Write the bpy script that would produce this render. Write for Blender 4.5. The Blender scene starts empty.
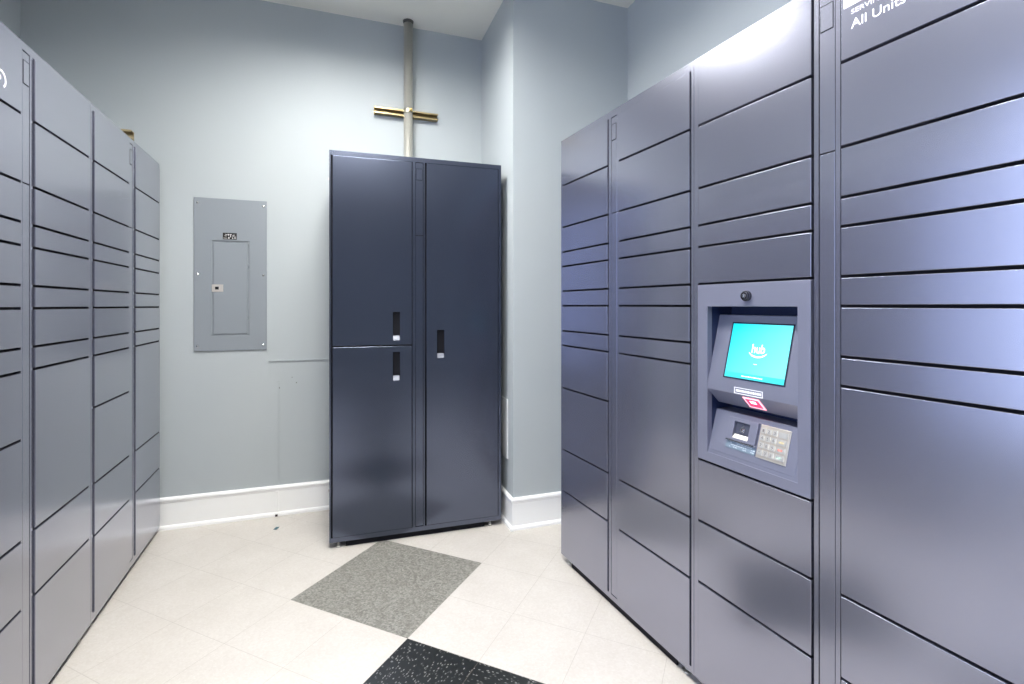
import bpy, bmesh, math, random
from mathutils import Vector, Matrix
random.seed(7)
C = bpy.context.scene.collection
rad = math.radians

# ------------------------------------------------------------------ materials
def mat(name, col=(.8,.8,.8), rough=.5, metal=0, spec=.5, emit=None, es=0):
    m = bpy.data.materials.new(name); m.use_nodes = True
    b = m.node_tree.nodes['Principled BSDF']
    b.inputs['Base Color'].default_value = (*col, 1)
    b.inputs['Roughness'].default_value = rough
    b.inputs['Metallic'].default_value = metal
    b.inputs['Specular IOR Level'].default_value = spec
    if emit:
        b.inputs['Emission Color'].default_value = (*emit, 1); b.inputs['Emission Strength'].default_value = es
    return m
def N(m, t, **kw):
    n = m.node_tree.nodes.new(t)
    for k, v in kw.items(): setattr(n, k, v)
    return n
def L(m, a, b): m.node_tree.links.new(a, b)
def P(m): return m.node_tree.nodes['Principled BSDF']
def math_node(m, op, a, b=None, c=None):
    n = N(m, 'ShaderNodeMath', operation=op)
    for i, v in enumerate((a, b, c)):
        if v is None: continue
        if isinstance(v, (int, float)): n.inputs[i].default_value = v
        else: L(m, v, n.inputs[i])
    return n.outputs[0]
def mixc(m, f, a, b):
    n = N(m, 'ShaderNodeMix', data_type='RGBA')
    if isinstance(f, (int, float)): n.inputs[0].default_value = f
    else: L(m, f, n.inputs[0])
    for i, v in ((6, a), (7, b)):
        if isinstance(v, tuple): n.inputs[i].default_value = (*v, 1)
        else: L(m, v, n.inputs[i])
    return n.outputs[2]
def noise(m, vec, scale, detail=3, rough=.5):
    n = N(m, 'ShaderNodeTexNoise'); n.inputs['Scale'].default_value = scale
    n.inputs['Detail'].default_value = detail; n.inputs['Roughness'].default_value = rough
    L(m, vec, n.inputs['Vector']); return n.outputs['Fac']
def ramp(m, f, a, b, lo=0., hi=1.):
    n = N(m, 'ShaderNodeMapRange'); L(m, f, n.inputs[0])
    n.inputs[1].default_value = a; n.inputs[2].default_value = b
    n.inputs[3].default_value = lo; n.inputs[4].default_value = hi
    return n.outputs[0]

def coat(name, base, metal, rough):
    """satin powder-coated steel with faint smudges"""
    m = mat(name, base, rough, metal)
    g = N(m, 'ShaderNodeNewGeometry'); pos = g.outputs['Position']
    f = noise(m, pos, 5, 3, .5)
    c = mixc(m, f, tuple(x * .97 for x in base), tuple(min(1, x * 1.04) for x in base))
    L(m, c, P(m).inputs['Base Color'])
    return m
STEEL = coat('locker_powder_coat', (.262, .270, .345), .82, .235)
NAVY = coat('locker_coat_darker_navy', (.088, .105, .160), .85, .20)  # darker copy of the locker coat, for the freestanding cabinet alone
P(NAVY).inputs['Coat Weight'].default_value = 1; P(NAVY).inputs['Coat Roughness'].default_value = .2
P(STEEL).inputs['Coat Weight'].default_value = 1; P(STEEL).inputs['Coat IOR'].default_value = 1.7; P(STEEL).inputs['Coat Roughness'].default_value = .21
BACKING = mat('gap_shade_black', (.006, .006, .009), .7, 0, .2)  # near-black puts the shade of gaps and recesses into the colour
KIOSK = coat('kiosk_plastic', (.225, .232, .30), .45, .34)
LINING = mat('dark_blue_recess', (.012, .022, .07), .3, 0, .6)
LIP = mat('lip_brushed_metal', (.18, .19, .22), .45, .7)
CHROME = mat('chrome', (.75, .75, .76), .18, 1)
ZINC = mat('zinc_plate', (.62, .6, .55), .35, .9)
def wallmat():
    m = mat('wall_paint', (.6, .64, .635), .62, 0, .3)
    g = N(m, 'ShaderNodeNewGeometry')
    f = noise(m, g.outputs['Position'], 1.3, 2)
    L(m, mixc(m, ramp(m, f, .3, .7), (.425, .462, .475), (.45, .485, .49)), P(m).inputs['Base Color'])
    bp = N(m, 'ShaderNodeBump'); bp.inputs['Strength'].default_value = .08; bp.inputs['Distance'].default_value = .001
    L(m, noise(m, g.outputs['Position'], 260, 2), bp.inputs['Height']); L(m, bp.outputs[0], P(m).inputs['Normal'])
    return m
WALL = wallmat()
CEIL = mat('ceiling_paint', (.80, .785, .71), .85, 0, .2)
TRIM = mat('trim_gloss_white', (.92, .92, .90), .3, 0, .5)
GREYBOX = mat('panel_grey_enamel', (.262, .288, .312), .42, .1)
WHITE = mat('white_vinyl', (.9, .9, .92), .5)
WHITEP = mat('light_skirt_grey', (.35, .35, .35), .5)

def floormat(ox, oy, ang, q):
    m = mat('vinyl_floor', (.8, .78, .72), .3, 0, .45)
    g = N(m, 'ShaderNodeNewGeometry')
    mp = N(m, 'ShaderNodeMapping', vector_type='TEXTURE')
    mp.inputs['Location'].default_value = (ox, oy, 0); mp.inputs['Rotation'].default_value = (0, 0, ang)
    mp.inputs['Scale'].default_value = (q, q, q)
    L(m, g.outputs['Position'], mp.inputs['Vector'])
    s = N(m, 'ShaderNodeSeparateXYZ'); L(m, mp.outputs[0], s.inputs[0])
    u, v = s.outputs[0], s.outputs[1]
    # index of the 2-tile block
    bu = math_node(m, 'FLOOR', math_node(m, 'DIVIDE', u, 2)); bv = math_node(m, 'FLOOR', math_node(m, 'DIVIDE', v, 2))
    eq = math_node(m, 'COMPARE', bu, bv, .1)
    # only the chain near the origin: blocks -3..0
    rng = math_node(m, 'MULTIPLY', math_node(m, 'LESS_THAN', bu, .5), math_node(m, 'GREATER_THAN', bu, -5.5))
    chain = math_node(m, 'MULTIPLY', eq, rng)
    odd = math_node(m, 'COMPARE', math_node(m, 'FLOORED_MODULO', bu, 2), 1, .1)
    blackm = math_node(m, 'MULTIPLY', chain, odd)
    greym = math_node(m, 'MULTIPLY', chain, math_node(m, 'SUBTRACT', 1, odd))
    # per tile id -> streak direction
    tu = math_node(m, 'FLOOR', u); tv = math_node(m, 'FLOOR', v)
    par = math_node(m, 'FLOORED_MODULO', math_node(m, 'ADD', tu, tv), 2)
    def chips(sx, sy, sc, rot):
        mm = N(m, 'ShaderNodeMapping'); mm.inputs['Scale'].default_value = (sx, sy, 1)
        mm.inputs['Rotation'].default_value = (0, 0, rot)
        L(m, mp.outputs[0], mm.inputs['Vector'])
        nz = N(m, 'ShaderNodeTexNoise'); nz.inputs['Scale'].default_value = sc * .8; L(m, mm.outputs[0], nz.inputs['Vector'])
        vm = N(m, 'ShaderNodeVectorMath', operation='MULTIPLY_ADD'); L(m, nz.outputs['Color'], vm.inputs[0])
        vm.inputs[1].default_value = (.022, .022, 0); L(m, mm.outputs[0], vm.inputs[2])
        vo = N(m, 'ShaderNodeTexVoronoi', voronoi_dimensions='2D'); vo.inputs['Scale'].default_value = sc; L(m, vm.outputs[0], vo.inputs['Vector'])
        se = N(m, 'ShaderNodeSeparateColor'); L(m, vo.outputs['Color'], se.inputs[0])
        core = math_node(m, 'LESS_THAN', vo.outputs['Distance'], .42)
        return se.outputs[0], core
    a, ca = chips(1, 1.9, 30, .3); b, cb = chips(1.9, 1, 30, -.2)
    def mixf(x, y):
        mx = N(m, 'ShaderNodeMix', data_type='FLOAT'); L(m, par, mx.inputs[0]); L(m, x, mx.inputs[2]); L(m, y, mx.inputs[3]); return mx.outputs[0]
    ch, core = mixf(a, b), mixf(ca, cb)
    fa, _ = chips(1.2, 1, 38, .8)
    hi = math_node(m, 'MULTIPLY', ramp(m, ch, .70, .9), core); lo = math_node(m, 'MULTIPLY', ramp(m, ch, .22, .04), core)
    big = noise(m, mp.outputs[0], 1.6, 3)
    light = mixc(m, ramp(m, big, .3, .7), (.56, .525, .475), (.61, .575, .525))
    light = mixc(m, math_node(m, 'MULTIPLY', fa, .24), light, (.44, .39, .33))
    light = mixc(m, math_node(m, 'MULTIPLY', hi, .15), light, (.74, .72, .69))
    light = mixc(m, math_node(m, 'MULTIPLY', lo, .06), light, (.38, .33, .27))
    hi2 = math_node(m, 'MULTIPLY', ramp(m, ch, .70, .85), core); lo2 = math_node(m, 'MULTIPLY', ramp(m, ch, .2, .1), core)
    grey0 = mixc(m, ramp(m, fa, .1, 1), (.165, .158, .135), (.31, .30, .265))
    grey = mixc(m, math_node(m, 'MULTIPLY', hi2, .3), grey0, (.42, .40, .35))
    grey = mixc(m, math_node(m, 'MULTIPLY', lo2, .5), grey, (.12, .115, .105))
    hi3 = math_node(m, 'MULTIPLY', ramp(m, ch, .80, .93), core)
    black = mixc(m, math_node(m, 'MULTIPLY', hi3, .6), (.014, .016, .016), (.36, .36, .33))
    col = mixc(m, greym, light, grey); col = mixc(m, blackm, col, black)
    def seam(x):
        fr = math_node(m, 'FRACT', x)
        d = math_node(m, 'MINIMUM', fr, math_node(m, 'SUBTRACT', 1, fr))
        return math_node(m, 'LESS_THAN', d, .0030)
    sm = math_node(m, 'MAXIMUM', seam(u), seam(v))
    col = mixc(m, math_node(m, 'MULTIPLY', sm, .42), col, (.25, .21, .17))
    L(m, col, P(m).inputs['Base Color'])
    return m

# ------------------------------------------------------------------ mesh helpers
def box(bm, x0, x1, y0, y1, z0, z1, mi=0):
    vs = [bm.verts.new(p) for p in ((x0,y0,z0),(x1,y0,z0),(x1,y1,z0),(x0,y1,z0),(x0,y0,z1),(x1,y0,z1),(x1,y1,z1),(x0,y1,z1))]
    fs = []
    for f in ((0,3,2,1),(4,5,6,7),(0,1,5,4),(1,2,6,5),(2,3,7,6),(3,0,4,7)):
        q = bm.faces.new([vs[i] for i in f]); q.material_index = mi; fs.append(q)
    return vs, fs
def prism(bm, prof, x0, x1, axis='x'):
    """extrude a (y,z) polygon along x"""
    a = [bm.verts.new((x0, y, z)) for y, z in prof]; b = [bm.verts.new((x1, y, z)) for y, z in prof]
    n = len(prof)
    bm.faces.new(a); bm.faces.new(b[::-1])
    for i in range(n): bm.faces.new((a[i], b[i], b[(i+1) % n], a[(i+1) % n]))
def cyl(bm, c, r, h, axis='z', seg=24, r2=None):
    ret = bmesh.ops.create_cone(bm, cap_ends=True, segments=seg, radius1=r, radius2=r if r2 is None else r2, depth=h)
    M = {'z': Matrix(), 'y': Matrix.Rotation(rad(90), 4, 'X'), 'x': Matrix.Rotation(rad(90), 4, 'Y')}[axis]
    bmesh.ops.transform(bm, matrix=Matrix.Translation(c) @ M, verts=ret['verts'])
    for v in ret['verts']:
        for f in v.link_faces:
            if len(f.verts) == 4: f.smooth = True
def holed(bm, x0, x1, y0, y1, z0, z1, hx0, hx1, hz0, hz1):
    """plate in the xz plane with one rectangular hole, closed all round"""
    xs = (x0, hx0, hx1, x1); zs = (z0, hz0, hz1, z1)
    V = {}
    for j, y in enumerate((y0, y1)):
        for a, x in enumerate(xs):
            for b, z in enumerate(zs): V[j, a, b] = bm.verts.new((x, y, z))
    for a in range(3):
        for b in range(3):
            if a == 1 and b == 1: continue
            bm.faces.new((V[0,a,b], V[0,a+1,b], V[0,a+1,b+1], V[0,a,b+1]))
            bm.faces.new((V[1,a,b], V[1,a,b+1], V[1,a+1,b+1], V[1,a+1,b]))
    for a in range(3):
        bm.faces.new((V[0,a,0], V[1,a,0], V[1,a+1,0], V[0,a+1,0])); bm.faces.new((V[0,a,3], V[0,a+1,3], V[1,a+1,3], V[1,a,3]))
        bm.faces.new((V[0,0,a], V[0,0,a+1], V[1,0,a+1], V[1,0,a])); bm.faces.new((V[0,3,a], V[1,3,a], V[1,3,a+1], V[0,3,a+1]))
    bm.faces.new((V[0,1,1], V[0,2,1], V[1,2,1], V[1,1,1])); bm.faces.new((V[0,1,2], V[1,1,2], V[1,2,2], V[0,2,2]))
    bm.faces.new((V[0,1,1], V[1,1,1], V[1,1,2], V[0,1,2])); bm.faces.new((V[0,2,1], V[0,2,2], V[1,2,2], V[1,2,1]))
def obj(name, bm, mats, parent=None, bevel=0, seg=2, loc=None, rot=None):
    bmesh.ops.recalc_face_normals(bm, faces=bm.faces)
    me = bpy.data.meshes.new(name); bm.to_mesh(me); bm.free()
    for m in (mats if isinstance(mats, (list, tuple)) else [mats]): me.materials.append(m)
    o = bpy.data.objects.new(name, me); C.objects.link(o)
    if parent: o.parent = parent
    if loc: o.location = loc
    if rot: o.rotation_euler = rot
    if bevel:
        md = o.modifiers.new('Bevel', 'BEVEL'); md.width = bevel; md.segments = seg; md.limit_method = 'ANGLE'; md.harden_normals = True
        for p in me.polygons: p.use_smooth = True
    return o
def thing(name, label, cat, loc=(0,0,0), rz=0, group=None):
    o = bpy.data.objects.new(name, None); C.objects.link(o); o.empty_display_size = .1
    o.location = loc; o.rotation_euler = (0, 0, rz); return tag(o, label, cat, group)
def tag(o, label, cat, group=None):
    o['label'] = label; o['category'] = cat
    if group: o['group'] = group
    return o
def struct(name, bm, m, bevel=0):
    o = obj(name, bm, m, bevel=bevel); o['kind'] = 'structure'; return o
def bb(*a):
    bm = bmesh.new(); box(bm, *a); return bm
def text_obj(name, s, m, parent, x0, x1, z0, cap, y=-.0006, bold=.0, plane=None, ext=.0003):
    """lettering fitted to x0..x1 with baseline z0 and cap height, lying on a plate facing -y"""
    cu = bpy.data.curves.new(name, 'FONT'); cu.body = s; cu.size = 1; cu.offset = bold; cu.resolution_u = 4
    t = bpy.data.objects.new('tmp', cu); C.objects.link(t)
    dg = bpy.context.evaluated_depsgraph_get(); me = bpy.data.meshes.new_from_object(t.evaluated_get(dg))
    bpy.data.objects.remove(t)
    mnx = min(v.co.x for v in me.vertices); mxx = max(v.co.x for v in me.vertices); mxy = max(v.co.y for v in me.vertices)
    bm = bmesh.new(); bm.from_mesh(me)
    r = bmesh.ops.extrude_face_region(bm, geom=bm.faces[:])
    for v in bm.verts: v.co.z = 0
    for e in r['geom']:
        if isinstance(e, bmesh.types.BMVert): e.co.z = 1
    for v in bm.verts:
        x, yy, zz = v.co
        v.co = ((x - mnx) / (mxx - mnx) * (x1 - x0) + x0, y - zz * ext, yy / mxy * cap + z0)
    bpy.data.meshes.remove(me)
    return obj(name, bm, m, parent)
def arc_band(bm, cx, cz, r, w, a0, a1, y0, y1, n=20, sx=1.0, taper=False):
    ring = []
    for i in range(n + 1):
        a = rad(a0 + (a1 - a0) * i / n); ww = w * (.35 + .65 * math.sin(math.pi * i / n)) if taper else w
        for rr in (r - ww/2, r + ww/2):
            for y in (y0, y1): ring.append(bm.verts.new((cx + rr * math.cos(a) * sx, y, cz + rr * math.sin(a))))
    for i in range(n):
        a, b = ring[4*i:4*i+4], ring[4*i+4:4*i+8]
        for p, q in ((0,1),(1,3),(3,2),(2,0)): bm.faces.new((a[p], a[q], b[q], b[p]))
    bm.faces.new((ring[0], ring[1], ring[3], ring[2])); bm.faces.new((ring[-4], ring[-2], ring[-1], ring[-3]))

# ------------------------------------------------------------------ room
XL, XR, YF, YN, ZC = -1.567, 1.683, 3.313, -4.2, 3.0955
PX, PY = .937, 2.657
T = .12
struct('floor', bb(XL - T, XR + T, YN - 2.0, YF + T, -.1, 0), floormat(.2512, 1.9217, rad(46.6), .3048))
struct('ceiling', bb(XL - T, XR + T, YN - T, YF + T, ZC, ZC + .1), CEIL)
struct('wall_far', bb(XL - T, PX, YF, YF + T, 0, ZC), WALL)
struct('wall_pillar', bb(PX, XR, PY, YF + T, 0, ZC), WALL)
bm = bmesh.new(); box(bm, XL - T, XL, YN, -1.3, 0, ZC); box(bm, XL - T, XL, 1.40, YF, 0, ZC)
box(bm, XL - T, XL, -1.3, 1.40, 0, .45); box(bm, XL - T, XL, -1.3, 1.40, 2.60, ZC)
struct('wall_left', bm, WALL)
bm = bmesh.new()
for y0, y1, z0, z1 in ((-1.3, -1.24, .45, 2.6), (1.34, 1.4, .45, 2.6), (-1.24, 1.34, .45, .51), (-1.24, 1.34, 2.54, 2.6), (.02, .07, .51, 2.54)):
    box(bm, XL - .08, XL - .03, y0, y1, z0, z1)
struct('added_window_1', bm, TRIM)  # unseen window, added to throw blue daylight on the right lockers
struct('wall_right', bb(XR, XR + T, YN, PY, 0, ZC), WALL)
struct('wall_near', bb(XL - T, XR + T, YN - T, YN, 0, ZC), WALL)

# baseboards: profile (offset from wall, height) swept along the wall feet with mitred corners
PROF = [(0,0),(.021,0),(.021,.012),(.017,.020),(.010,.0245),(.0105,.150),(.0125,.153),(.0125,.158),(.017,.163),(.017,.172),(.013,.178),(.007,.181),(0,.181)]
path = [(XL, YN), (XL, YF), (PX, YF), (PX, PY), (XR, PY), (XR, YN)]
nrm = [(1,0),(0,-1),(-1,0),(0,-1),(-1,0)]     # room-side normals of each run
names = ['baseboard_left','baseboard_far','baseboard_pillar_side','baseboard_pillar_front','baseboard_right']
for i in range(5):
    def mit(k):
        if k == 0: return nrm[0]
        if k == 5: return nrm[4]
        return (nrm[k-1][0] + nrm[k][0], nrm[k-1][1] + nrm[k][1])
    A, B = path[i], path[i+1]; ma, mb = mit(i), mit(i+1)
    bm = bmesh.new()
    a = [bm.verts.new((A[0] + ma[0]*p, A[1] + ma[1]*p, z)) for p, z in PROF]
    b = [bm.verts.new((B[0] + mb[0]*p, B[1] + mb[1]*p, z)) for p, z in PROF]
    n = len(PROF)
    bm.faces.new(a); bm.faces.new(b[::-1])
    for j in range(n): bm.faces.new((a[j], b[j], b[(j+1) % n], a[(j+1) % n]))
    struct(names[i], bm, TRIM)

# ------------------------------------------------------------------ lockers
def foot(parent, x, y, ztop):
    bm = bmesh.new(); cyl(bm, (x, y, ztop/2 + .003), .005, ztop, seg=12); cyl(bm, (x, y, .003), .017, .006, seg=20)
    cyl(bm, (x, y, .0105), .010, .005, seg=6)
    return obj('levelling_foot', bm, ZINC, parent)
G = .0075
def unit(root, W, D, zb, zt, db, dt, colx, strip, cols, split, plate, kiosk=None, handles=None, STEEL=STEEL, gl=.0045):
    """one two-column locker cabinet. local x left to right seen from the front, y into the cabinet"""
    bm = bmesh.new()
    vs, fs = box(bm, 0, W, .021, D, zb, zt, 0)
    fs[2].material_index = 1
    if kiosk:      # hollow behind the terminal is handled by the shallow cavity: cut the block in pieces
        bm.free(); bm = bmesh.new(); kx0, kx1, kz0, kz1 = kiosk
        holed(bm, 0, W, .021, .13, zb, zt, kx0, kx1, kz0, kz1)
        for f in bm.faces: f.material_index = 0
        box(bm, 0, W, .13, D, zb, zt)
        bm.normal_update()
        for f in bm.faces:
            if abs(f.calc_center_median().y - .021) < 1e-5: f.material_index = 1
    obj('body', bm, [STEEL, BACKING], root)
    bm = bmesh.new()
    (a0, a1), (b0, b1) = colx; s0, s1 = strip
    FY = .006; g_ = .0045
    box(bm, 0, a0 - gl, FY, .021, zb, zt); box(bm, b1 + g_, W, FY, .021, zb, zt)
    box(bm, a0 - gl, b1 + g_, FY, .021, dt + .003, zt); box(bm, a0 - gl, b1 + g_, FY, .021, zb, db - .003)
    box(bm, a1 + g_, s0 - .0018, FY, .021, db - .003, dt + .003); box(bm, s1 + .0018, b0 - gl, FY, .021, db - .003, dt + .003)
    obj('frame', bm, STEEL, root)
    for (x0, x1), gaps in zip(colx, cols):
        zs = [dt + G/2] + gaps + [db - G/2]
        for i in range(len(zs) - 1):
            z1, z0 = zs[i] - G/2, zs[i+1] + G/2
            hh = None
            for h in handles or []:
                if x0 < h[0] < x1 and z0 < h[2] < z1: hh = h
            if kiosk and x0 < kiosk[0] < x1 and z0 < (kiosk[2] + kiosk[3]) / 2 < z1:
                build_kiosk(root, x0, x1, z0, z1); continue
            bm = bmesh.new()
            if hh: holed(bm, x0, x1, .0008, .019, z0, z1, *hh)
            else: box(bm, x0, x1, .0008, .019, z0, z1)
            d = obj('door', bm, STEEL, root, bevel=.0016)
            if hh:
                bm = bmesh.new(); e = .0003
                box(bm, hh[0] + e, hh[1] - e, .0150, .0185, hh[2] + e, hh[3] - e)
                hd = obj('handle_recess', bm, BACKING, d)
                bm = bmesh.new(); prism(bm, [(.0012, hh[2] + .001), (.0148, hh[2] + .001), (.0148, hh[2] + .026), (.013, hh[2] + .026)], hh[0] + .0015, hh[1] - .0015)
                hl = obj('handle_lip', bm, LIP, d, bevel=.001); hl['label'] = 'bright metal pull lip'
    for z1, z0 in ((dt, split + .0015), (split - .0015, db)):
        o = obj('centre_strip', bb(s0, s1, .0065, .019, z0, z1), STEEL, root, bevel=.0012)
        if z1 == dt:
            p0, p1 = plate
            bm = bmesh.new(); box(bm, s0 + .004, s1 - .005, .0050, .0075, p0, p1)
            pl = obj('access_plate', bm, STEEL, o, bevel=.0006)
            bm = bmesh.new(); box(bm, s0 + .003, s1 - .004, .0055, .0065, p0 - .002, p1 + .002)
            obj('plate_gap', bm, BACKING, pl)
    obj('gap_light_block', bb(.080, W - .095, .020, .026, .001, zb - .001), BACKING, root)  # black strip added under the unit to block light and darken the gap
    for x in (.045, W - .06):
        for y in (.035, D - .05): foot(root, x, y, zb)

def build_kiosk(root, x0, x1, z0, z1):
    ox0, ox1, oz0, oz1 = kx
    bm = bmesh.new(); holed(bm, x0, x1, -.001, .0195, z0, z1, ox0, ox1, oz0, oz1)
    K = obj('terminal_panel', bm, KIOSK, root, bevel=.0012); K['label'] = 'terminal panel with recessed touch screen and keypad'
    def part(name, bm, m, par=K, **k): return obj(name, bm, m, par, **k)
    # recess lining
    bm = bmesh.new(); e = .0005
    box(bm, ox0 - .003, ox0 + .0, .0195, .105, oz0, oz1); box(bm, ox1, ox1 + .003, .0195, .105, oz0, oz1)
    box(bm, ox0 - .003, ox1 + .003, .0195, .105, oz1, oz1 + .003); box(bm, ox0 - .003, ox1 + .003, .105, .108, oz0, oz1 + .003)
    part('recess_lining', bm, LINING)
    # screen housing and lower console, both wedge shaped
    bm = bmesh.new(); prism(bm, [(0,1.026),(.0525,1.238),(.104,1.238),(.104,.956),(.047,.956),(.0,1.0025)], ox0 + e, ox1 - e)
    H = part('screen_housing', bm, KIOSK, bevel=.001)
    bm = bmesh.new(); prism(bm, [(0,.7995),(.039,.9356),(.104,.9356),(.104,.7995)], ox0 + e, ox1 - e)
    Q = part('keypad_console', bm, KIOSK, bevel=.001)
    def frame_on(A, B):     # matrix of a slanted face: local x along, local z up the slope, y into it
        t = Vector((0, B[0]-A[0], B[1]-A[1])).normalized(); nx = Vector((1,0,0)); ny = t.cross(nx)
        return Matrix((( 1, 0, 0, 0), (0, ny.y, t.y, A[0]), (0, ny.z, t.z, A[1]), (0, 0, 0, 1)))
    def on(bm, Mx): bmesh.ops.transform(bm, matrix=Mx, verts=bm.verts); return bm
    MS = frame_on((0, 1.026), (.0525, 1.238)); MK = frame_on((0, .7995), (.039, .9356)); 
    X0, X1, S0, S1 = 1.0185 - KO, 1.2222 - KO, .0245, .191
    bm = bmesh.new(); holed(bm, X0 - .004, X1 + .004, -.0015, .0, S0 - .004, S1 + .004, X0, X1, S0, S1)
    part('screen_bezel', on(bm, MS), mat('black_bezel', (.01, .012, .03), .3), H)
    cy = mat('screen_glow', (.02, .1, .12), .2, emit=(.055, .70, .82), es=1.15)
    # soft diagonal sweep of the start screen artwork
    tc = N(cy, 'ShaderNodeTexCoord'); sp = N(cy, 'ShaderNodeSeparateXYZ'); L(cy, tc.outputs['Generated'], sp.inputs[0])
    f = ramp(cy, math_node(cy, 'SUBTRACT', math_node(cy, 'ADD', sp.outputs[0], .55), math_node(cy, 'MULTIPLY', sp.outputs[2], .7)), 0, 1.3)
    L(cy, mixc(cy, f, (.0, .60, .80), (.20, .90, .88)), P(cy).inputs['Emission Color'])
    bm = bb(X0, X1, -.0008, .0004, S0, S1); sc = part('touch_screen', on(bm, MS), cy, H); sc['label'] = 'glowing turquoise touch screen'
    wg = mat('screen_white', (.9, .95, .95), .4, emit=(.75, 1, 1), es=1.25)
    cxm = 1.1235 - KO
    t = text_obj('screen_lettering', 'hub', wg, sc, cxm - .022, cxm + .022, .1050, .026, y=-.0008, bold=.006); t.data.transform(MS)
    bm = bmesh.new(); arc_band(bm, cxm, .137, .044, .0046, 227, 313, -.0013, -.0008, 18, taper=True); part('screen_smile', on(bm, MS), wg, sc)
    bm = bb(X0, X1, -.0011, -.0008, S0, S0 + .016)
    part('screen_footer', on(bm, MS), mat('screen_footer_glow', (.02, .1, .12), .3, emit=(.04, .66, .74), es=1.0), sc)
    bm = bmesh.new(); xx = X0 + .062
    while xx < X0 + .134:
        w = random.choice((.002, .003, .004)); box(bm, xx, xx + w, -.0013, -.0011, S0 + .0066, S0 + .0088); xx += w + .0012
    part('footer_print', on(bm, MS), wg, sc); bm = bmesh.new()
    for q in (0, .004, .008): box(bm, cxm - .008 + q, cxm - .0055 + q, -.0012, -.0008, .0705, .0725)
    part('screen_small_print', on(bm, MS), wg, sc)
    # label on the lip
    bm = bmesh.new(); a0, a1, c0, c1 = 1.0610 - KO, 1.1600 - KO, 1.0035, 1.0215
    MLp = frame_on((0, 1.0025), (0, 1.026))
    holed(bm, a0, a1, -.0008, .0002, .0015, .0205, a0 + .002, a1 - .002, .0035, .0185)
    xx = a0 + .006
    while xx < a1 - .008:
        w = random.choice((.003, .004, .005, .006)); box(bm, xx, min(xx + w, a1 - .005), -.0007, .0002, .0075, .0145); xx += w + .0016
    lb = part('instruction_label', on(bm, MLp), WHITE, H); lb['label'] = 'small white outlined label strip'
    # scanner window under the lip
    MU = frame_on((.047, .956), (.0, 1.0025))
    red = mat('scanner_glow', (.3, .01, .03), .4, emit=(1, .03, .10), es=1.6)
    pk = mat('scanner_lens', (.8, .4, .45), .4, emit=(1, .35, .42), es=1.4)
    bm = bb(1.086 - KO, 1.142 - KO, -.0016, 0, .012, .058); s = part('scanner_window', on(bm, MU), pk, H); s['label'] = 'glowing red barcode scanner window'
    bm = bb(1.092 - KO, 1.136 - KO, -.0022, -.0016, .018, .052); part('scanner_light', on(bm, MU), red, s)
    bm = bb(1.104 - KO, 1.124 - KO, -.0027, -.0022, .034, .046); part('scanner_beam', on(bm, MU), mat('scanner_core', (.9,.6,.7), .4, emit=(1,.6,.75), es=2), s)
    # console plate, card reader, keypad
    bm = bb(ox0 + .008, 1.2555 - KO, -.0015, 0, .0115, .1405); cp = part('console_plate', on(bm, MK), KIOSK, Q, bevel=.0006)
    bm = bmesh.new(); holed(bm, 1.0225 - KO, 1.1262 - KO, -.010, -.0015, .0600, .1270, 1.0435 - KO, 1.0990 - KO, .0665, .1165)
    cr = part('card_reader', on(bm, MK), KIOSK, Q, bevel=.001)
    bm = bb(1.044 - KO, 1.0985 - KO, -.0025, -.0015, .067, .116); part('reader_recess', on(bm, MK), mat('reader_dark', (.05,.055,.08), .4), cr)
    bm = bmesh.new(); prism(bm, [(-.0098, .0672), (-.0026, .0672), (-.0026, .079)], 1.045 - KO, 1.0975 - KO); part('reader_ramp', on(bm, MK), ZINC, cr)
    bm = bmesh.new(); cyl(bm, (1.072 - KO, -.0045, .0945), .0085, .005, 'y'); cyl(bm, (1.072 - KO, -.006, .0945), .0045, .006, 'y'); box(bm, 1.0705 - KO, 1.0735 - KO, -.004, -.002, .100, .112)
    part('reader_lock', on(bm, MK), CHROME, cr)
    bm = bb(1.0225 - KO, 1.1262 - KO, -.011, -.0015, .0555, .0598); part('reader_chrome_bar', on(bm, MK), CHROME, cr, bevel=.0006)
    bm = bmesh.new(); box(bm, 1.0225 - KO, 1.1262 - KO, -.004, -.0015, .0325, .0550)
    rl = part('reader_label', on(bm, MK), mat('label_blue_grey', (.16, .21, .26), .4), Q)
    bm = bmesh.new()
    for r_, zz in enumerate((.0375, .0435, .0495)):
        xx = 1.027 - KO
        while xx < 1.120 - KO:
            w = random.choice((.003, .005, .007)); 
            if random.random() < .6: box(bm, xx, xx + w, -.0044, -.0039, zz, zz + .0024)
            xx += w + .002
    part('label_print', on(bm, MK), mat('label_print_grey', (.45, .5, .55), .5), rl)
    kp = mat('keypad_brushed_steel', (.78, .72, .62), .32, .75)
    kk = mat('keypad_key_steel', (.80, .78, .72), .28, .7)
    k0, k1, s0, s1 = 1.1315 - KO, 1.2270 - KO, .0312, .1268
    bm = bb(k0, k1, -.005, -.0015, s0, s1); pad = part('keypad', on(bm, MK), kp, Q, bevel=.001); pad['label'] = 'silver metal keypad'
    rowh = (s1 - s0 - .012) / 4
    for r_ in range(4):
        zc = s1 - .006 - rowh * (r_ + .5)
        cs = [(k0 + .006 + c * .0185, .0135) for c in range(3)] + [(k0 + .0625, .0255)]
        for c, (xa, wd) in enumerate(cs):
            bm = bb(xa, xa + wd, -.0085, -.005, zc - rowh * .36, zc + rowh * .36)
            ky = part('key', on(bm, MK), kk, pad)
    DIG = mat('digit_grey', (.25, .22, .20), .5)
    digits = ['123', '456', '789', '*0#']
    for r_ in range(4):
        zc = s1 - .006 - rowh * (r_ + .5)
        for c in range(3):
            xa = k0 + .006 + c * .0185
            t = text_obj('key_digit', digits[r_][c], DIG, pad, xa + .004, xa + .0095, zc - .004, .008, y=-.0085, bold=.0); t.data.transform(MK)
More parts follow.
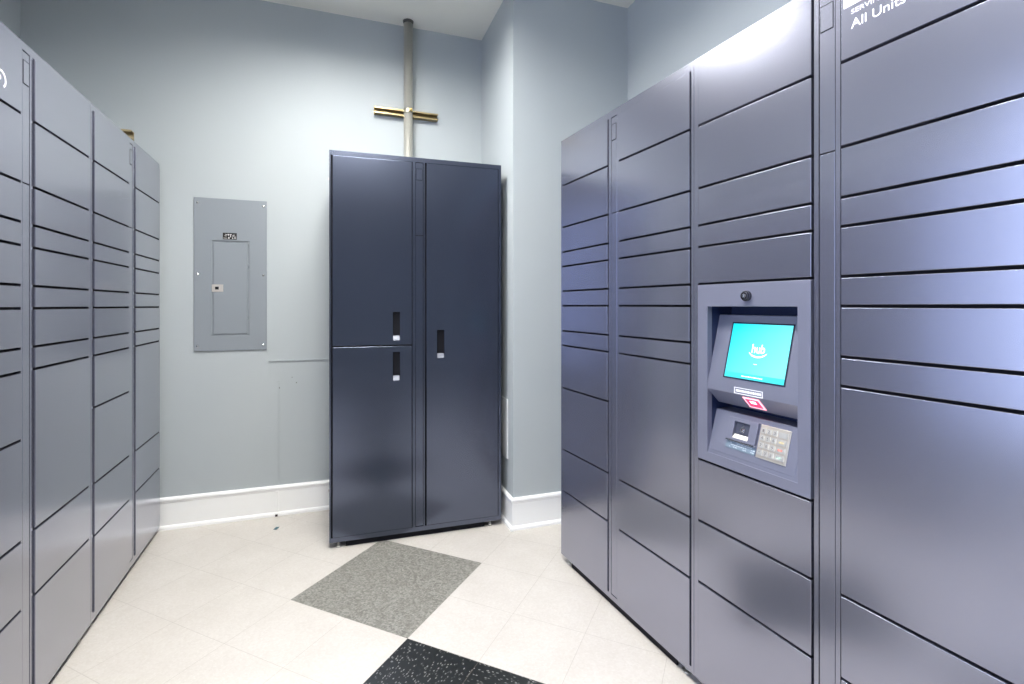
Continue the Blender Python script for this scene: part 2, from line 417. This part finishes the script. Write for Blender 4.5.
    wc = [('key_stripe', (.45,.3,.25)), ('key_stripe', (.5,.42,.25)), ('key_stripe', (.6,.25,.2)), ('key_stripe', (.35,.45,.38))]
    for r_ in (1, 2, 3):
        zc = s1 - .006 - rowh * (r_ + .5)
        bm = bb(k0 + .067, k0 + .082, -.0089, -.0084, zc - .003, zc + .003); part('key_mark', on(bm, MK), mat(wc[r_][0], wc[r_][1], .5), pad)
    # lock above the recess
    bm = bmesh.new(); lx, lz = 1.1093 - KO, 1.2955
    cyl(bm, (lx, -.006, lz), .0155, .010, 'y', 28); cyl(bm, (lx, -.012, lz), .0125, .008, 'y', 28)
    lk = part('cam_lock', bm, mat('black_chrome', (.12, .12, .14), .22, 1), bevel=.001); lk['label'] = 'black round cam lock'
    bm = bmesh.new(); cyl(bm, (lx, -.0165, lz), .006, .002, 'y', 16); box(bm, lx - .001, lx + .001, -.0185, -.017, lz - .004, lz + .004)
    part('key_slot', bm, CHROME, lk)

# gap heights shared by the columns
ZR = [1.8573, 1.652, 1.530, 1.4592, 1.338, 1.266, 1.143, 1.0715]
ZL = [1.8372, 1.634, 1.5158, 1.4465, 1.328, 1.259, 1.140, 1.0705]
aR, aL = rad(4.568), rad(2.1157)
# right-hand run: local x grows from the far end towards the camera
oR = Vector((1.0436, 2.2533, 0)); eR = Vector((math.sin(aR), -math.cos(aR), 0))
rzR = math.atan2(eR.y, eR.x)
k = -.004; p = oR + eR * k
r1 = thing('locker_cabinet', 'tall blue-grey parcel locker unit at the far end of the right-hand run, beside the pillar', 'locker', p, rzR, 'parcel locker units along the right side')
unit(r1, .8935, .46, .0355, 2.0835, .0600, 2.0520, [(.0145+.004, .3985+.004), (.479+.004, .874+.004)], (.4205+.004, .459+.004),
     [ZR + [.862, .560, .357], ZR + [.557, .354]], 1.654, (1.958, 2.022))
KO = .891; k = KO; p = oR + eR * k
kx = (.9553 - KO, 1.2665 - KO, .7995, 1.2645)
r2 = thing('locker_cabinet', 'nearer parcel locker unit on the right, with a lit touch screen and keypad terminal', 'locker', p, rzR, 'parcel locker units along the right side')
unit(r2, .8965, .46, .0355, 2.0835, .0585, 2.0520, [(.914-KO, 1.303-KO), (1.379-KO, 1.768-KO)], (1.3215-KO, 1.361-KO),
     [ZR[:5] + [.7655, .564, .363], ZR + [.5646, .362]], 1.650, (1.958, 2.0205), kiosk=(kx[0]-.003, kx[1]+.003, .7995, 1.268))
# decal on the top door of the last column
dec = [d for d in r2.children if d.name.startswith('door')]
topdoor = [d for d in dec if abs(max(v.co.z for v in d.data.vertices) - 2.052) < .002 and min(v.co.x for v in d.data.vertices) > .45][0]
o = text_obj('lettering', 'All Units', WHITE, topdoor, 1.4035-KO, 1.5185-KO, 1.9275, .0212, y=.0008, bold=.0)
o = text_obj('lettering', 'SERVING', WHITE, topdoor, 1.4035-KO, 1.4800-KO, 1.9620, .0110, y=.0008, bold=.0)
o = obj('logo_patch', bb(1.3862-KO, 1.56-KO, .0002, .0012, 1.9830, 2.040), WHITE, topdoor)

# left-hand run: local x grows from the near end towards the far end
oL = Vector((-.9358, 3.2903, 0)); eL = Vector((math.sin(aL), -math.cos(aL), 0))
rzL = math.atan2(-eL.y, -eL.x)
def lu(kn, kf, name_label, cols_k, strip_k, gaps, **kw):
    W = kn - kf - .0015; p = oL + eL * (kn - .0015)
    f = lambda k_: kn - .0015 - k_
    r = thing('locker_cabinet', name_label, 'locker', p, rzL, 'parcel locker units along the left side')
    cx_ = [(f(cols_k[0][1]), f(cols_k[0][0])), (f(cols_k[1][1]), f(cols_k[1][0]))]
    unit(r, W, .60, .0265, 2.0590, .0605, 2.0320, cx_, (f(strip_k[1]), f(strip_k[0])), gaps, 1.637, (1.937, 2.005), **kw)
    return r, f
l2, _ = lu(.9195, .0045, 'tall parcel locker unit on the left touching the far wall', [(.498, .894), (.0170, .4156)], (.4450, .4832),
        [ZL + [.866, .5665, .3605], ZL + [.565, .364]])
l1, f1 = lu(1.839, .9195, 'parcel locker unit at the left picture edge, white icon on its top door', [(1.414, 1.815), (.9400, 1.3395)], (1.3600, 1.3995),
        [ZL + [.8685, .568, .365], ZL + [.573, .370]])
td = [d for d in l1.children if d.name.startswith('door') and abs(max(v.co.z for v in d.data.vertices) - 2.032) < .002 and min(v.co.x for v in d.data.vertices) < .1][0]
bm = bmesh.new(); arc_band(bm, f1(1.5215), 1.8965, .0225, .0062, -52, 128, .0001, .0012, 24)
cyl(bm, (f1(1.5285), .0006, 1.8985), .0068, .0012, 'y', 20)
obj('door_icon', bm, WHITE, td)

# free-standing two-door cabinet against the far wall
aC = rad(-1.167)
cab = thing('locker_cabinet', 'freestanding dark steel locker cabinet with three slot handles, in front of the far wall', 'locker', (-.0412, 2.7474, 0), aC)
unit(cab, .9323, .44, .0325, 2.0765, .0600, 2.0490, [(.0165, .4225), (.5025, .9113)], (.4438, .4844),
     [[1.0525], []], 1.650, (1.955, 2.015),
     handles=[(.3224, .3593, 1.0785, 1.2326), (.3224, .3593, .8625, 1.0175), (.5608, .6010, .9761, 1.1322)], STEEL=NAVY, gl=.0085)
bm = bmesh.new()
for z in (.30, 1.93): cyl(bm, (-.0025, .03, z), .006, .006, 'x', 12)
obj('side_bolt', bm, ZINC, cab)

# ------------------------------------------------------------------ conduit, strut, clamp
pipem = mat('grey_conduit', (.50, .49, .44), .32, .55)
cx, cyy = .4285, YF - .0685
bm = bmesh.new(); cyl(bm, (cx, cyy, ZC/2), .0285, ZC - .004, seg=40)
pipe = obj('conduit_pipe', bm, pipem); tag(pipe, 'vertical grey metal conduit pipe rising behind the cabinet to the ceiling', 'pipe')
bm = bmesh.new(); cyl(bm, (cx, cyy, ZC - .010), .0295, .018, seg=40, r2=.034)
obj('ceiling_collar', bm, mat('collar_dark', (.09, .09, .08), .5, .4), pipe)
strutm = mat('strut_yellow_zinc', (.42, .33, .17), .36, .85)
def strut_bm(length):
    bm = bmesh.new(); w, d, t, lp = .0412, .0412, .0026, .0095   # open side faces -y
    h = w / 2
    box(bm, 0, length, -t, 0, -h, h)
    box(bm, 0, length, -d, -t, h - t, h); box(bm, 0, length, -d, -t, -h, -h + t)
    box(bm, 0, length, -d, -d + t, h - lp, h - t); box(bm, 0, length, -d, -d + t, -h + t, -h + lp)
    return bm
s = obj('strut_channel', strut_bm(.408), strutm, loc=(.2195, YF - .0008, 2.5135)); tag(s, 'short brassy strut channel fixed to the wall behind the conduit pipe', 'strut channel')
s = obj('strut_channel', strut_bm(.36), strutm)
pp = oL + eL * .455
s.location = (pp.x - .366, pp.y + .03, 2.0590 + .0210)
tag(s, 'brassy strut channel end lying on top of the left lockers', 'strut channel')
bm = bmesh.new()
nn = 28
zc = 2.5135
r0, r1_, hw = .0287, .0312, .012
vs = []
for i in range(nn + 1):
    a = rad(-200 + 220 * i / nn)
    for rr in (r0, r1_):
        for z in (zc - hw, zc + hw): vs.append(bm.verts.new((cx + rr * math.cos(a), cyy + rr * math.sin(a), z)))
for i in range(nn):
    a, b = vs[4*i:4*i+4], vs[4*i+4:4*i+8]
    for p_, q_ in ((0,1),(1,3),(3,2),(2,0)): bm.faces.new((a[p_], a[q_], b[q_], b[p_]))
bm.faces.new((vs[0], vs[1], vs[3], vs[2])); bm.faces.new((vs[-4], vs[-2], vs[-1], vs[-3]))
cl = obj('pipe_clamp', bm, mat('clamp_zinc', (.42, .40, .30), .42, .7)); tag(cl, 'round zinc clamp holding the conduit pipe to its strut channel', 'clamp')
bm = bmesh.new(); cyl(bm, (cx + .010, cyy - .036, zc + .004), .006, .016, 'x', 10); cyl(bm, (cx + .012, cyy - .036, zc + .004), .009, .004, 'x', 6)
box(bm, cx + .000, cx + .003, cyy - .044, cyy - .0305, zc - .008, zc + .012); box(bm, cx + .016, cx + .019, cyy - .044, cyy - .024, zc - .008, zc + .012)
obj('clamp_screw', bm, mat('brass_screw', (.75, .55, .2), .3, 1), cl)

# ------------------------------------------------------------------ electrical panel
ep = thing('breaker_panel', 'grey metal electrical breaker panel screwed to the far wall', 'electrical panel', (-.5905, YF - .0080, 1.003))
bm = bmesh.new(); holed(bm, -.190, .190, 0, .008, 0, .889, -.0985, .0965, .089, .6425)
cover = obj('cover', bm, GREYBOX, ep, bevel=.0022)
bm = bb(-.0985, .0965, .0050, .0078, .089, .6425); obj('door_recess', bm, GREYBOX, cover)
bm = bmesh.new(); box(bm, -.0905, .0865, -.0015, .0048, .0985, .632)
dr = obj('door', bm, GREYBOX, ep, bevel=.0025)
bm = bmesh.new(); holed(bm, -.0975, -.040, -.0045, -.0015, .3445, .3870, -.083, -.062, .3565, .3755); box(bm, -.0972, -.0402, -.0022, -.0015, .3450, .3865)
la = obj('latch', bm, mat('latch_steel', (.62, .58, .54), .4, .5), dr); la['label'] = 'steel slide latch'
obj('latch_hole', bb(-.082, -.063, -.0030, -.0022, .3575, .3745), BACKING, la)
for z in (.20, .50, .628):
    bm = bmesh.new(); cyl(bm, (.0905, -.001, z), .0028, .026, 'z', 10); obj('hinge', bm, GREYBOX, dr)
for x in (-.171, .171):
    for z in (.030, .4450, .858):
        bm = bmesh.new(); bmesh.ops.create_uvsphere(bm, u_segments=14, v_segments=8, radius=.0068)
        bmesh.ops.transform(bm, matrix=Matrix.Translation((x, .0005, z)) @ Matrix.Diagonal((1, .55, 1, 1)), verts=bm.verts)
        box(bm, x - .004, x + .004, -.0042, -.0030, z - .0006, z + .0006)
        sc = obj('screw', bm, CHROME, ep)
bm = bb(-.0425, .0300, -.0012, .0002, .6520, .6900)
lab = obj('rating_label', bm, mat('label_black', (.008, .008, .008), .35), ep); lab['label'] = 'small black label with white print'
bm = bmesh.new()
for (x0, x1, z0, z1) in ((-.034,-.022,.6705,.6735),(-.030,-.018,.6785,.6815),(-.016,-.010,.6745,.6835),(-.008,.004,.6795,.6830),(-.004,.000,.6650,.6790),(.006,.016,.6710,.6745),(.012,.020,.6770,.6800),(.016,.026,.6650,.6685),(-.039,-.020,.6575,.6600),(-.014,-.008,.6560,.6660),(.006,.010,.6560,.6640),(.014,.027,.6575,.6600)):
    box(bm, x0, x1, -.0015, -.0010, z0, z1)
obj('label_print', bm, mat('label_white', (.75, .72, .70), .5), lab)

# ------------------------------------------------------------------ small things on the walls and floor
# flat raceway painted over: a horizontal run and a vertical drop to the floor
bm = bmesh.new(); box(bm, -.3925, .05, -.0065, -.0002, .931, .9375); box(bm, -.3925, -.3895, -.0035, -.0002, .820, .931)
rc = obj('painted_raceway', bm, WALL, loc=(0, YF, 0)); tag(rc, 'thin horizontal painted-over cable cover on the far wall below the breaker panel', 'cable cover')
bm = bmesh.new(); box(bm, -.3515, -.3345, -.0055, -.0002, .1825, .808)
rc = obj('cable_drop', bm, WALL, loc=(0, YF, 0), bevel=.0007); tag(rc, 'thin vertical painted-over cable cover running down the wall and baseboard', 'cable cover')
bm = bmesh.new(); box(bm, -.3515, -.3345, -.0165, -.0108, .0300, .150)
obj('baseboard_section', bm, TRIM, rc, loc=(0, 0, 0))
bm = bb(-.3535, -.3400, -.0300, -.0215, .0035, .0135)
obj('cable_end', bm, mat('cable_end_brown', (.035, .015, .012), .6), rc)['label'] = 'dark brown cable stub at the floor'
for (x, z, s_, nm) in ((-.3340, .7690, .0045, 'small dark anchor hole above the vertical cable cover'), (-.2620, .8300, .0028, 'tiny mark on the wall, upper one right of the cable cover'), (-.2380, .7960, .0036, 'tiny dark hole in the wall nearest the freestanding cabinet')):
    bm = bmesh.new(); cyl(bm, (0, 0, 0), s_, .0016, 'y', 10)
    tag(obj('wall_anchor', bm, mat('anchor_grey', (.16, .16, .15), .6), loc=(x, YF - .0009, z)), nm, 'wall anchor')
bm = bb(-.009, .009, -.015, .015, .0003, .0022)
tag(obj('tape_scrap', bm, mat('blue_scrap', (.055, .14, .17), .5), loc=(-.329, 3.116, 0), rot=(0, 0, rad(-20))), 'tiny blue-green scrap on the cream floor by the baseboard', 'scrap')
wp = obj('wall_plate', bb(PX - .0090, PX - .0006, 2.7400, 2.860, .3760, .722), mat('plate_white', (.6, .61, .6), .4), bevel=.002)
tag(wp, 'slim pale wall plate on the pillar side, right of the freestanding cabinet', 'wall plate')

# ------------------------------------------------------------------ ceiling lights (out of frame overhead)
def fixture(x, y, w, h, power, col, label):
    t = thing('ceiling_light', label, 'light', (x, y, ZC))
    bm = bmesh.new(); e, dp = .02, .11  # deep skirt, added to keep lamp light off the upper walls
    for q in ((-w/2 - e, w/2 + e, -h/2 - e, -h/2), (-w/2 - e, w/2 + e, h/2, h/2 + e), (-w/2 - e, -w/2, -h/2, h/2), (w/2, w/2 + e, -h/2, h/2)):
        box(bm, *q, -dp, -.001)
    obj('light_skirt', bm, WHITEP, t)
    m = mat('diffuser_glow', (.9, .9, .9), .5, emit=col, es=power)
    obj('diffuser', bb(-w/2, w/2, -h/2, h/2, -.010, -.002), m, t)
fixture(.05, 2.25, .60, .60, 42, (1, .985, .95), 'ceiling light nearest the far wall')
fixture(.05, .80, .60, .60, 58, (1, .985, .95), 'added fill light overhead in the middle of the room')  # unseen second lamp, added to fill the pillar front and near area

# ------------------------------------------------------------------ blue daylight through the added left window
w = bpy.data.worlds.new('World'); bpy.context.scene.world = w; w.use_nodes = True
w.node_tree.nodes['Background'].inputs[0].default_value = (.58, .69, 1, 1)
w.node_tree.nodes['Background'].inputs[1].default_value = 3.2

# ------------------------------------------------------------------ camera
cd = bpy.data.cameras.new('Camera'); cam = bpy.data.objects.new('Camera', cd); C.objects.link(cam)
cam.location = (0, 0, 1.2676); cam.rotation_euler = (rad(90), 0, rad(-19.29))
cd.sensor_width = 36; cd.lens = 498.2 / 1024 * 36; cd.shift_y = -(342 - 305.5) / 1024
cd.clip_start = .02
S = bpy.context.scene; S.camera = cam
S.view_settings.view_transform = 'Standard'; S.view_settings.look = 'None'; S.view_settings.gamma = 1
S.view_settings.use_curve_mapping = False; S.view_settings.exposure = .45
